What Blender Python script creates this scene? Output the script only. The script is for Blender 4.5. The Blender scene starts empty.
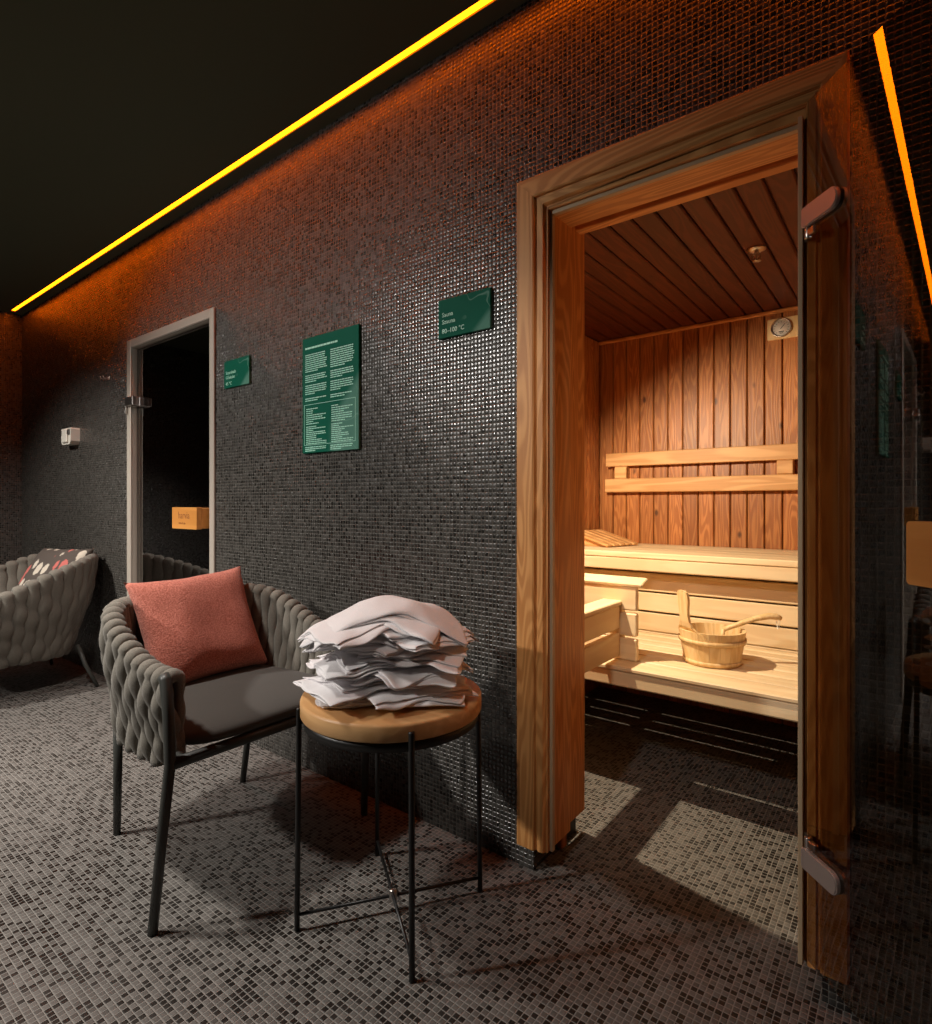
import bpy, math, random
from mathutils import Vector, Matrix, noise
random.seed(7)
PI = math.pi
col = bpy.context.scene.collection
sc = bpy.context.scene

# ------------------------------------------------------------------ mesh helper
class MB:
    def __init__(s):
        s.v, s.f, s.sm, s.r, s.mi = [], [], [], [], []
    def add(s, vs, fs, smooth=False, rnd=None, mi=0):
        o = len(s.v)
        if rnd is None: rnd = random.random()
        s.v += [tuple(p) for p in vs]
        s.r += [rnd] * len(vs)
        for f in fs:
            s.f.append([i + o for i in f]); s.sm.append(smooth); s.mi.append(mi)
        return s
    def box(s, x0, x1, y0, y1, z0, z1, bev=0.0, rnd=None, M=None, mi=0):
        if bev <= 0:
            vs = [(x, y, z) for z in (z0, z1) for y in (y0, y1) for x in (x0, x1)]
            fs = [(0,2,3,1),(4,5,7,6),(0,1,5,4),(2,6,7,3),(0,4,6,2),(1,3,7,5)]
        else:
            b = min(bev, abs(x1-x0)*.49, abs(y1-y0)*.49, abs(z1-z0)*.49)
            X, Y, Z = (x0, x1), (y0, y1), (z0, z1)
            vs, idx = [], {}
            for i in (0,1):
                for j in (0,1):
                    for k in (0,1):
                        sx, sy, sz = (b if i == 0 else -b), (b if j == 0 else -b), (b if k == 0 else -b)
                        for a in range(3):
                            p = [X[i]+sx, Y[j]+sy, Z[k]+sz]
                            p[a] = (X[i], Y[j], Z[k])[a]
                            idx[(i,j,k,a)] = len(vs); vs.append(tuple(p))
            fs = []
            g = idx
            for a in range(3):
                o = [q for q in range(3) if q != a]
                for e in (0,1):
                    quad = []
                    for (p, q) in ((0,0),(1,0),(1,1),(0,1)):
                        c = [0,0,0]; c[a] = e; c[o[0]] = p; c[o[1]] = q
                        quad.append(g[(c[0],c[1],c[2],a)])
                    fs.append(quad)
            for a in range(3):      # edges along axis a
                o = [q for q in range(3) if q != a]
                for p in (0,1):
                    for q in (0,1):
                        c0 = [0,0,0]; c1 = [0,0,0]
                        c0[a] = 0; c1[a] = 1; c0[o[0]] = c1[o[0]] = p; c0[o[1]] = c1[o[1]] = q
                        fs.append([g[(*c0,o[0])], g[(*c1,o[0])], g[(*c1,o[1])], g[(*c0,o[1])]])
            for i in (0,1):
                for j in (0,1):
                    for k in (0,1):
                        fs.append([g[(i,j,k,0)], g[(i,j,k,1)], g[(i,j,k,2)]])
        if M is not None: vs = [M @ Vector(p) for p in vs]
        return s.add(vs, fs, False, rnd, mi)
    def tube(s, pts, r, n=10, caps=True, rnd=None, squash=None, up=None, mi=0):
        pts = [Vector(p) for p in pts]
        N = len(pts)
        rr = r if isinstance(r, (list, tuple)) else [r]*N
        vs, fs = [], []
        prev = None
        for i, p in enumerate(pts):
            t = (pts[min(i+1, N-1)] - pts[max(i-1, 0)])
            t.normalize()
            if up is not None:
                b = Vector(up[i]) if isinstance(up, list) else Vector(up)
                a = t.cross(b); a.normalize(); b = a.cross(t); b.normalize()
            else:
                if prev is None:
                    a = t.orthogonal().normalized()
                else:
                    a = prev - t*prev.dot(t)
                    a.normalize()
                b = t.cross(a)
            prev = a
            for k in range(n):
                an = 2*PI*k/n
                ra, rb = (rr[i] if not isinstance(rr[i], tuple) else rr[i][0]), (rr[i] if not isinstance(rr[i], tuple) else rr[i][1])
                vs.append(p + a*math.cos(an)*ra + b*math.sin(an)*rb)
        for i in range(N-1):
            for k in range(n):
                k2 = (k+1) % n
                fs.append((i*n+k, i*n+k2, (i+1)*n+k2, (i+1)*n+k))
        if caps:
            fs.append(tuple(reversed(range(n)))); fs.append(tuple((N-1)*n+k for k in range(n)))
        return s.add(vs, fs, True, rnd, mi)
    def lathe(s, prof, n=48, c=(0,0,0), cap=True, rnd=None, M=None, mi=0):
        vs, fs = [], []
        for (r, z) in prof:
            for k in range(n):
                a = 2*PI*k/n
                vs.append(Vector((c[0]+r*math.cos(a), c[1]+r*math.sin(a), c[2]+z)))
        for i in range(len(prof)-1):
            for k in range(n):
                k2 = (k+1) % n
                fs.append((i*n+k, i*n+k2, (i+1)*n+k2, (i+1)*n+k))
        if cap:
            fs.append(tuple(reversed(range(n)))); fs.append(tuple((len(prof)-1)*n+k for k in range(n)))
        if M is not None: vs = [M @ p for p in vs]
        return s.add(vs, fs, True, rnd, mi)
    def prism(s, poly, z0, z1, M=None, rnd=None, smooth=False, mi=0):
        n = len(poly)
        vs = [Vector((x, y, z0)) for x, y in poly] + [Vector((x, y, z1)) for x, y in poly]
        fs = [tuple(reversed(range(n))), tuple(range(n, 2*n))]
        for k in range(n):
            k2 = (k+1) % n
            fs.append((k, k2, n+k2, n+k))
        if M is not None: vs = [M @ p for p in vs]
        return s.add(vs, fs, smooth, rnd, mi)
    def build(s, name, mat, parent=None, loc=(0,0,0), rot=(0,0,0), auto=None):
        me = bpy.data.meshes.new(name)
        me.from_pydata(s.v, [], s.f)
        for m in (mat if isinstance(mat, (list, tuple)) else [mat]): me.materials.append(m)
        me.polygons.foreach_set('use_smooth', s.sm)
        me.polygons.foreach_set('material_index', s.mi)
        at = me.attributes.new('rnd', 'FLOAT', 'POINT'); at.data.foreach_set('value', s.r)
        import bmesh
        b = bmesh.new(); b.from_mesh(me); bmesh.ops.recalc_face_normals(b, faces=b.faces); b.to_mesh(me); b.free()
        me.update()
        if auto: me.set_sharp_from_angle(angle=math.radians(auto))
        o = bpy.data.objects.new(name, me); col.objects.link(o)
        o.location = loc; o.rotation_euler = rot
        if parent: o.parent = parent
        return o

def tag(o, label=None, cat=None, group=None, kind=None):
    if label: o['label'] = label
    if cat: o['category'] = cat
    if group: o['group'] = group
    if kind: o['kind'] = kind
    return o
def thing(name, label, cat, loc=(0,0,0), rz=0.0, group=None):
    o = bpy.data.objects.new(name, None); col.objects.link(o)
    o.empty_display_size = .05
    o.location = loc; o.rotation_euler = (0,0,rz)
    return tag(o, label, cat, group)
def struct(name, mb, mat):
    return tag(mb.build(name, mat), kind='structure')

# ------------------------------------------------------------------ materials
class NT:
    def __init__(s, name):
        s.m = bpy.data.materials.new(name); s.m.use_nodes = True
        s.t = s.m.node_tree; s.n = s.t.nodes; s.l = s.t.links
        s.bsdf = s.n['Principled BSDF']; s.out = s.n['Material Output']
    def node(s, t, **kw):
        n = s.n.new(t)
        for k, v in kw.items(): setattr(n, k, v)
        return n
    def val(s, sock, v):
        if isinstance(v, bpy.types.NodeSocket): s.l.new(v, sock)
        else: sock.default_value = v
    def math(s, op, a, b=None, c=None, clamp=False):
        n = s.node('ShaderNodeMath', operation=op, use_clamp=clamp)
        s.val(n.inputs[0], a)
        if b is not None: s.val(n.inputs[1], b)
        if c is not None: s.val(n.inputs[2], c)
        return n.outputs[0]
    def vmath(s, op, a, b=None):
        n = s.node('ShaderNodeVectorMath', operation=op)
        s.val(n.inputs[0], a)
        if b is not None: s.val(n.inputs[1] if op != 'SCALE' else n.inputs[3], b)
        return n.outputs[0]
    def smooth(s, x, a, b, lo=0.0, hi=1.0):
        n = s.node('ShaderNodeMapRange', interpolation_type='SMOOTHSTEP')
        s.val(n.inputs[0], x); s.val(n.inputs[1], a); s.val(n.inputs[2], b); s.val(n.inputs[3], lo); s.val(n.inputs[4], hi)
        return n.outputs[0]
    def mix(s, f, a, b, mode='MIX'):
        n = s.node('ShaderNodeMix', data_type='RGBA', blend_type=mode)
        s.val(n.inputs[0], f); s.val(n.inputs[6], a); s.val(n.inputs[7], b)
        return n.outputs[2]
    def noise(s, vec, scale=5, detail=3, rough=.5, dist=0):
        n = s.node('ShaderNodeTexNoise')
        s.l.new(vec, n.inputs['Vector']); n.inputs['Scale'].default_value = scale
        n.inputs['Detail'].default_value = detail; n.inputs['Roughness'].default_value = rough
        n.inputs['Distortion'].default_value = dist
        return n.outputs['Fac']
    def bump(s, h, strength=.3, dist=.002):
        n = s.node('ShaderNodeBump'); s.l.new(h, n.inputs['Height'])
        n.inputs['Strength'].default_value = strength; n.inputs['Distance'].default_value = dist
        s.l.new(n.outputs[0], s.bsdf.inputs['Normal'])
    def set(s, **kw):
        for k, v in kw.items(): s.val(s.bsdf.inputs[k.replace('_', ' ')], v)
        return s
def C4(c): return (*c, 1) if len(c) == 3 else c

def plain(name, c, rough=.5, metal=0.0, spec=.5):
    t = NT(name)
    t.set(Base_Color=C4(c), Roughness=rough, Metallic=metal)
    t.bsdf.inputs['Specular IOR Level'].default_value = spec
    return t.m

def mosaic(name, u, v, light, dark, grout, pdark, pitch=.0148, curve=.16, tilt=.03, rough=.20, spec=.8, gap=.42, clump=0.0):
    """square glass mosaic on an axis-aligned plane; u,v are axis indices in world metres"""
    t = NT(name)
    geo = t.node('ShaderNodeNewGeometry')
    sep = t.node('ShaderNodeSeparateXYZ'); t.l.new(geo.outputs['Position'], sep.inputs[0])
    U = t.math('DIVIDE', sep.outputs[u], pitch); V = t.math('DIVIDE', sep.outputs[v], pitch)
    fu = t.math('SUBTRACT', t.math('FRACT', U), .5); fv = t.math('SUBTRACT', t.math('FRACT', V), .5)
    iu = t.math('FLOOR', U); iv = t.math('FLOOR', V)
    cid = t.node('ShaderNodeCombineXYZ'); t.l.new(iu, cid.inputs[0]); t.l.new(iv, cid.inputs[1])
    wn = t.node('ShaderNodeTexWhiteNoise', noise_dimensions='3D'); t.l.new(cid.outputs[0], wn.inputs['Vector'])
    wn2 = t.node('ShaderNodeTexWhiteNoise', noise_dimensions='3D')
    t.l.new(t.vmath('ADD', cid.outputs[0], (17.3, 5.1, 2.2)), wn2.inputs['Vector'])
    au = t.math('ABSOLUTE', fu); av = t.math('ABSOLUTE', fv)
    edge = t.math('MAXIMUM', au, av)
    isg = t.smooth(edge, gap, gap+.035)                       # 1 in the joint
    thr = pdark
    if clump:
        cn = t.noise(cid.outputs[0], .12, 2)
        thr = t.math('ADD', pdark, t.math('MULTIPLY', t.math('SUBTRACT', cn, .5), clump))
    isd = t.math('LESS_THAN', wn.outputs['Value'], thr)
    tv = t.math('MULTIPLY_ADD', wn2.outputs['Value'], .5, .75)
    tc = t.mix(isd, C4(light), C4(dark))
    tc = t.mix(1.0, tc, t.vmath('SCALE', (1,1,1), tv), 'MULTIPLY')
    c = t.mix(isg, tc, C4(grout))
    # worn limescale patches
    pn = t.noise(geo.outputs['Position'], 1.3, 5, .6)
    c = t.mix(t.smooth(pn, .42, .7, 0, .25), c, C4(tuple(min(1, x*1.5+.004) for x in light)))
    t.l.new(c, t.bsdf.inputs['Base Color'])
    rg = t.math('MULTIPLY_ADD', wn2.outputs['Value'], .15, rough)
    t.l.new(t.math('MAXIMUM', rg, t.math('MULTIPLY', isg, .8)), t.bsdf.inputs['Roughness'])
    t.l.new(t.math('MULTIPLY', t.math('SUBTRACT', 1.0, t.math('MULTIPLY', isg, .8)), spec), t.bsdf.inputs['Specular IOR Level'])
    # pillowed, slightly tilted tiles (analytic normal)
    wc = t.node('ShaderNodeSeparateColor'); t.l.new(wn.outputs['Color'], wc.inputs[0])
    def slope(f, r):
        sg = t.math('SIGN', f)
        e = t.smooth(t.math("ABSOLUTE", f), .27, gap, 0, .62)
        sl = t.math('ADD', t.math('MULTIPLY', f, curve*2), t.math('MULTIPLY', sg, e))
        return t.math('ADD', sl, t.math('MULTIPLY', t.math('SUBTRACT', r, .5), tilt*2))
    su = slope(fu, wc.outputs[1]); sv = slope(fv, wc.outputs[2])
    su = t.math('MULTIPLY', su, t.math('SUBTRACT', 1.0, isg)); sv = t.math('MULTIPLY', sv, t.math('SUBTRACT', 1.0, isg))
    comb = t.node('ShaderNodeCombineXYZ'); t.l.new(su, comb.inputs[u]); t.l.new(sv, comb.inputs[v])
    nn = t.vmath('NORMALIZE', t.vmath('ADD', geo.outputs['True Normal'], comb.outputs[0]))
    t.l.new(nn, t.bsdf.inputs['Normal'])
    return t.m

def wood(name, a, b, axis=2, scale=1.0, rough=.5, knots=0.0, ring=1.0, var=.25, spec=.4, bumpy=.25):
    t = NT(name)
    tc = t.node('ShaderNodeTexCoord')
    at = t.node('ShaderNodeAttribute', attribute_name='rnd')
    off = t.node('ShaderNodeCombineXYZ')
    t.l.new(t.math('MULTIPLY', at.outputs['Fac'], 13.7), off.inputs[0]); t.l.new(t.math('MULTIPLY', at.outputs['Fac'], 7.9), off.inputs[1]); t.l.new(t.math('MULTIPLY', at.outputs['Fac'], 23.1), off.inputs[2])
    p = t.vmath('ADD', tc.outputs['Object'], off.outputs[0])
    s1 = [9.0*scale]*3; s1[axis] = .9*scale
    q = t.vmath('MULTIPLY', p, tuple(s1))
    big = t.noise(q, 1.0, 2, .5, .3)
    rings = t.math('SINE', t.math('MULTIPLY', big, 60*ring))
    rings = t.smooth(rings, -.6, 1.0)
    s2 = [160.0*scale]*3; s2[axis] = 5.0*scale
    fine = t.noise(t.vmath('MULTIPLY', p, tuple(s2)), 1.0, 3, .6)
    f = t.math('ADD', t.math('MULTIPLY', rings, .55), t.math('MULTIPLY', fine, .45))
    c = t.mix(f, C4(b), C4(a))
    if knots:
        s3 = [6.5]*3; s3[axis] = 3.6
        vo = t.node('ShaderNodeTexVoronoi'); t.l.new(t.vmath('MULTIPLY', p, tuple(s3)), vo.inputs['Vector'])
        vo.inputs['Scale'].default_value = 1.0
        k = t.smooth(vo.outputs['Distance'], .03, .10, knots, 0)
        c = t.mix(k, c, C4(tuple(x*.25 for x in b)))
    tv = t.math('MULTIPLY_ADD', at.outputs['Fac'], var, 1-var*.5)
    c = t.mix(1.0, c, t.vmath('SCALE', (1,1,1), tv), 'MULTIPLY')
    t.l.new(c, t.bsdf.inputs['Base Color'])
    t.bsdf.inputs['Roughness'].default_value = rough
    t.bsdf.inputs['Specular IOR Level'].default_value = spec
    t.bump(f, bumpy, .0015)
    return t.m

def fabric(name, a, b, scale=700, rough=.95, bumpy=.5, dist=.001, mottled=6):
    t = NT(name)
    tc = t.node('ShaderNodeTexCoord')
    f = t.noise(tc.outputs['Object'], scale, 2, .7)
    g = t.noise(tc.outputs['Object'], mottled, 3, .5)
    c = t.mix(t.smooth(f, .3, .7), C4(a), C4(b))
    c = t.mix(t.math('MULTIPLY', g, .35), c, C4(a))
    t.l.new(c, t.bsdf.inputs['Base Color'])
    t.bsdf.inputs['Roughness'].default_value = rough
    t.bsdf.inputs['Specular IOR Level'].default_value = .15
    t.bsdf.inputs['Sheen Weight'].default_value = .15
    t.bump(f, bumpy, dist)
    return t.m

def glass_mat(name, tint, boost=2.0):
    t = NT(name); t.n.remove(t.bsdf)
    geo = t.node('ShaderNodeNewGeometry')
    fr = t.node('ShaderNodeFresnel'); fr.inputs['IOR'].default_value = 1.5
    front = t.math('SUBTRACT', 1.0, geo.outputs['Backfacing'])
    fac = t.math('MULTIPLY', t.math('MULTIPLY', fr.outputs[0], boost), front, clamp=True)
    tr = t.node('ShaderNodeBsdfTransparent'); tr.inputs[0].default_value = C4(tint)
    gl = t.node('ShaderNodeBsdfGlossy'); gl.inputs['Roughness'].default_value = 0.0
    gl.inputs['Color'].default_value = (1,1,1,1)
    mx = t.node('ShaderNodeMixShader'); t.l.new(fac, mx.inputs[0]); t.l.new(tr.outputs[0], mx.inputs[1]); t.l.new(gl.outputs[0], mx.inputs[2])
    t.l.new(mx.outputs[0], t.out.inputs[0])
    return t.m

def emit(name, c, s):
    t = NT(name); t.n.remove(t.bsdf)
    e = t.node('ShaderNodeEmission'); e.inputs[0].default_value = C4(c); e.inputs[1].default_value = s
    t.l.new(e.outputs[0], t.out.inputs[0])
    return t.m

WL, WD, WG = (.046,.043,.039), (.014,.013,.0115), (.135,.126,.112)
M_wall_xz = mosaic('mosaic_black_wall', 0, 2, WL, WD, WG, .45, clump=.7)
M_wall_yz = mosaic('mosaic_black_side_wall', 1, 2, WL, WD, WG, .45, clump=.7)
M_floor = mosaic('mosaic_grey_floor', 0, 1, (.118,.110,.102), (.014,.011,.009), (.27,.255,.235), .38, pitch=.0150, curve=.05, tilt=.02, rough=.34, spec=.4, clump=.25)
M_ceil = plain('ceiling_dark_paint', (.13,.135,.09), .9, spec=.1)
M_dark = plain('black_tile_plinth', (.008,.008,.008), .5)
M_led = emit('amber_led_diffuser', (1, .135, .001), 17.0)
M_metal_black = plain('black_powder_coat', (.012,.012,.012), .42, 0, .5)
M_metal_grey = plain('anthracite_powder_coat', (.045,.047,.042), .45, 0, .5)
M_chrome = plain('satin_nickel', (.62,.58,.55), .28, 1.0)
M_hinge = plain('hinge_cover_satin', (.55,.48,.44), .42, .65)
M_door_frame = plain('beige_aluminium_frame', (.55,.49,.42), .45, .25)
M_seal = plain('pale_rubber_seal', (.50,.36,.22), .5)
M_white = plain('white_plastic', (.78,.74,.66), .4)
M_glass_door = glass_mat('tinted_bronze_glass', (.66,.60,.50), 1.9)
M_glass_steam = glass_mat('grey_steam_door_glass', (.30,.30,.29), 2.3)
# woods
M_case_v = wood('thermo_pine_vertical', (.76,.38,.13), (.46,.18,.045), 2, .8, .5, 0, 2.4, .08)
M_case_h = wood('thermo_pine_horizontal', (.76,.38,.13), (.46,.18,.045), 0, .8, .5, 0, 2.4, .08)
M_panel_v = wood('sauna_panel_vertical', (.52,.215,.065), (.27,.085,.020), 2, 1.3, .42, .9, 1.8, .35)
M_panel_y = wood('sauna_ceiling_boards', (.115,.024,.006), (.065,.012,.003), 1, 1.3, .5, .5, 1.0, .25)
M_bench_h = wood('pale_abachi_bench', (.84,.68,.44), (.74,.55,.32), 0, 1.0, .55, 0, .6, .14)
M_bench_y = wood('pale_abachi_side', (.84,.68,.44), (.74,.55,.32), 1, 1.0, .55, 0, .6, .14)
M_back_h = wood('backrest_pine', (.78,.46,.20), (.55,.27,.09), 0, 1.0, .5, .5, .8, .15)
M_bucket = wood('pale_pine_bucket', (.82,.62,.34), (.66,.44,.19), 2, 2.0, .5, 0, .5, .18)
M_table = wood('oak_table_top', (.74,.44,.20), (.61,.33,.13), 0, 1.0, .4, 0, .7, .1)
M_handle = wood('honey_alder_handle', (.70,.31,.075), (.56,.22,.045), 0, 1.0, .45, 0, .5, .1)
# fabrics
M_rope = fabric('grey_rope_weave', (.13,.12,.10), (.27,.25,.215), 520, bumpy=.6)
M_seat = fabric('dark_grey_seat_fabric', (.055,.052,.047), (.095,.090,.082), 800, bumpy=.3)
M_coral = fabric('coral_boucle', (.42,.115,.08), (.76,.29,.215), 210, bumpy=1.0, dist=.005)
M_towel = fabric('white_terry_cotton', (.82,.80,.82), (.93,.91,.92), 420, bumpy=.5)
def patterned():
    t = NT('patterned_ikat_fabric')
    tc = t.node('ShaderNodeTexCoord')
    p = t.vmath('MULTIPLY', tc.outputs['Object'], (15.0, 24.0, 9.0))
    v = t.node('ShaderNodeTexVoronoi'); t.l.new(p, v.inputs['Vector']); v.inputs['Scale'].default_value = 1.0
    v.inputs['Randomness'].default_value = .55
    m = t.smooth(t.math('ADD', v.outputs['Distance'], t.math('MULTIPLY', t.noise(tc.outputs['Object'], 90, 2), .25)), .50, .56, 1, 0)
    sc_ = t.node('ShaderNodeSeparateColor'); t.l.new(v.outputs['Color'], sc_.inputs[0])
    red = t.math('GREATER_THAN', sc_.outputs[0], .68)
    mc = t.mix(red, (.62,.57,.48,1), (.55,.16,.14,1))
    t.l.new(t.mix(m, (.10,.085,.075,1), mc), t.bsdf.inputs['Base Color'])
    t.bsdf.inputs['Roughness'].default_value = .9
    t.bsdf.inputs['Specular IOR Level'].default_value = .15
    return t.m
M_pattern = patterned()

# ------------------------------------------------------------------ dimensions
H = 2.66                     # ceiling
XL, XR, YF = -5.78, 2.4, -3.8 # left wall, right wall, wall behind the camera
WT = .14                     # wall thickness at the doors
SX0, SX1, SY0, SY1, SH = -1.51, .55, .28, 1.77, 2.10   # sauna cabin
DX0, DX1 = -.86, -.195       # sauna door clear opening
SDX0, SDX1 = -3.705, -2.795  # steam door clear opening

# ------------------------------------------------------------------ room shell
b = MB(); b.box(XL-.2, XR+.2, YF-.2, 3.2, -.1, 0)
struct('floor', b, M_floor)
b = MB()
OX0, OX1, OH = -.912, -.16, 2.04
b.box(XL, SDX0-.02, 0, WT, 0, H); b.box(SDX1+.02, OX0, 0, WT, 0, H); b.box(OX1, XR, 0, WT, 0, H)
b.box(SDX0-.02, SDX1+.02, 0, WT, 2.075, H); b.box(OX0, OX1, 0, WT, OH, H)
struct('wall_back', b, M_wall_xz)
b = MB(); b.box(XL-.12, XL, YF, WT, 0, H); struct('wall_left', b, M_wall_yz)
b = MB(); b.box(XR, XR+.12, YF, WT, 0, H); struct('wall_right', b, M_wall_yz)
b = MB(); b.box(XL-.12, XR+.12, YF-.12, YF, 0, H); struct('wall_front', b, M_wall_xz)
# ceiling with a light slot along the back wall
LY0, LY1, LREC = -.090, -.062, .007
b = MB()
b.box(XL-.12, XR+.12, YF-.12, LY0, H, H+.10); b.box(XL-.12, XR+.12, LY1, WT, H, H+.10)
b.box(XL-.12, XR+.12, LY0, LY1, H+LREC+.012, H+.10)
b.box(XL-.12, XL+.06, LY0, LY1, H, H+LREC+.012)
struct('ceiling', b, M_ceil)
led = thing('led_strip', 'glowing amber light line recessed in the dark ceiling along the mosaic wall', 'light strip', ((XL+XR)/2, (LY0+LY1)/2, H+LREC))
L2 = (XR-XL)/2
b = MB(); b.box(-L2+.07, L2, -.0138, .0138, 0, .005); b.build('diffuser', M_led, led)
b = MB(); b.box(-L2+.07, L2, -.0138, .0138, .0055, .0115); b.build('channel', M_metal_black, led)

# ------------------------------------------------------------------ sauna cabin shell
def boards(x0, x1, pitch, fn, gap=.006):
    n = max(1, round((x1-x0)/pitch)); w = (x1-x0)/n
    for i in range(n): fn(x0+i*w+gap/2, x0+(i+1)*w-gap/2)
b = MB()
b.box(SX0-.03, SX1+.03, SY1+.014, SY1+.04, 0, SH, rnd=.1)
boards(SX0+.005, SX1, .0813, lambda a, c: b.box(a, c, SY1, SY1+.016, 0, SH, .004))
struct('wall_sauna_back', b, M_panel_v)
b = MB()
b.box(SX0-.04, SX0-.014, SY0-.14, SY1+.04, 0, SH, rnd=.1)
boards(SY0-.13, SY1, .0813, lambda a, c: b.box(SX0-.016, SX0, a, c, 0, SH, .004))
struct('wall_sauna_left', b, M_panel_v)
b = MB()
b.box(SX1+.014, SX1+.04, SY0-.14, SY1+.04, 0, SH, rnd=.1)
boards(SY0-.13, SY1, .0813, lambda a, c: b.box(SX1, SX1+.016, a, c, 0, SH, .004))
struct('wall_sauna_right', b, M_panel_v)
b = MB()
boards(SX0, DX0-.03, .0813, lambda a, c: b.box(a, c, SY0-.135, SY0-.10, 0, SH, .004))
boards(DX1+.03, SX1, .0813, lambda a, c: b.box(a, c, SY0-.135, SY0-.10, 0, SH, .004))
struct('wall_sauna_front', b, M_panel_v)
b = MB()
b.box(SX0-.04, SX1+.04, SY0-.14, SY1+.04, SH+.014, SH+.04, rnd=.1)
boards(SX0, SX1, .0813, lambda a, c: b.box(a, c, SY0-.13, SY1, SH, SH+.016, .005))
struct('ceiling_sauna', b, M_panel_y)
b = MB(); b.box(SX0, SX1, SY1-.02, SY1, SH-.02, SH, .005); struct('trim_1', b, M_case_h)

# ------------------------------------------------------------------ sauna door case
CO0, CO1, CH = -.961, -.108, 2.102   # casing outer edges and top
CB = .076
dc = tag(bpy.data.objects.new('door_1', None), kind='structure'); col.objects.link(dc)
dc.location = ((DX0+DX1)/2, 0, 0)
ox = -(DX0+DX1)/2
def casing_profile(side):
    """stepped architrave; plan polygon from outer edge to jamb. side=-1 left, 1 right"""
    if side < 0: o, i = CO0, DX0
    else: o, i = CO1, DX1
    d = 1 if side < 0 else -1
    W = abs(i-o)
    P = [(0,0),(0,-.018),(.004,-.023),(.058,-.023),(.062,-.020),(.064,-.012),(.070,-.012),(.073,-.017),(.090,-.017),(.093,-.012),(.096,-.006),(W,-.006),(W,0)]
    s = W/.101
    return [(o + d*min(x*s, W), y) for x, y in P]
for side in (-1, 1):
    P = casing_profile(side)
    W = abs((DX0-CO0) if side < 0 else (CO1-DX1))
    b = MB(); n = len(P)
    o = CO0 if side < 0 else CO1
    # top mitred: height falls with distance from the outer edge
    vs = [Vector((x+ox, y, CB)) for x, y in P] + [Vector((x+ox, y, CH-abs(x-o))) for x, y in P]
    fs = [tuple(range(n)), tuple(range(n, 2*n))] + [(k, (k+1) % n, n+(k+1) % n, n+k) for k in range(n)]
    b.add(vs, fs, rnd=.3 if side < 0 else .62)
    b.build('architrave', M_case_v, dc)
PL, PR = casing_profile(-1), casing_profile(1)
b = MB(); n = len(PL)
vs = [Vector((x+ox, y, CH-abs(x-CO0))) for x, y in PL] + [Vector((x+ox, y, CH-abs(x-CO1))) for x, y in PR]
fs = [tuple(range(n)), tuple(range(n, 2*n))] + [(k, (k+1) % n, n+(k+1) % n, n+k) for k in range(n)]
b.add(vs, fs, rnd=.85); b.build('head_architrave', M_case_h, dc)
# jambs and inner lining
b = MB(); b.box(DX0-.03+ox, DX0+ox, -.004, .14, CB, 2.0, .002, rnd=.2); b.build('jamb', M_case_v, dc)
b = MB(); b.box(DX1+ox, DX1+.03+ox, -.004, .14, CB, 2.0, .002, rnd=.5); b.build('jamb', M_case_v, dc)
b = MB(); b.box(DX0-.03+ox, DX1+.03+ox, -.004, .14, 1.995, 2.03, .002, rnd=.5); b.build('head_jamb', M_case_h, dc)
b = MB(); b.box(DX0-.045+ox, DX0-.021+ox, .1405, .285, CB, 2.06, .003, rnd=.9); b.build('inner_lining', M_case_v, dc)
b = MB(); b.box(DX1+.021+ox, DX1+.045+ox, .1405, .285, CB, 2.06, .003, rnd=.9); b.build('inner_lining', M_case_v, dc)
b = MB(); b.box(DX0-.045+ox, DX1+.045+ox, .1405, .285, 2.045, 2.07, .003, rnd=.9); b.box(DX0-.03+ox, DX1+.03+ox, .215, .255, 2.02, 2.046, .003, rnd=.4)
b.build('inner_lining', M_case_h, dc)
b = MB()
b.box(DX0+ox, DX0+.010+ox, .006, .022, CB, 1.995, .001); b.box(DX1-.010+ox, DX1+ox, -.022, .012, CB, 1.995, .001); b.box(DX0+.01+ox, DX1-.01+ox, .006, .022, 1.983, 1.995, .001)
b.build('door_seal', M_seal, dc)
b = MB(); b.box(OX0-.02+ox, OX0+.002+ox, .141, .275, 0, CB); b.box(OX1-.002+ox, OX1+.02+ox, .141, .275, 0, CB)
b.build('plinth', M_dark, dc)

# ------------------------------------------------------------------ open glass leaf of the sauna
HG = Vector((-.184, -.030, 0)); ANG = math.atan2(-.734, .679)+math.radians(.35)
leaf = thing('glass_sauna_door', 'frameless tinted glass sauna door standing open on two satin hinges', 'door', HG, ANG)
GZ0, GZ1, GW = .103, 2.013, .66
b = MB(); b.box(.004, GW, -.004, .004, GZ0, GZ1); b.build('glass_pane', M_glass_door, leaf)
def stadium(x0, x1, z0, z1, r):
    pts = [(x0, z0)]
    for k in range(9):
        a = -PI/2 + k*PI/16; pts.append((x1-r+r*math.cos(a), z0+r+r*math.sin(a)))
    for k in range(9):
        a = k*PI/16; pts.append((x1-r+r*math.cos(a), z1-r+r*math.sin(a)))
    pts.append((x0, z1)); return pts
RX = Matrix(((1,0,0,0),(0,0,1,0),(0,1,0,0),(0,0,0,1)))   # (x,z,y) -> (x,y,z)
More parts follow.
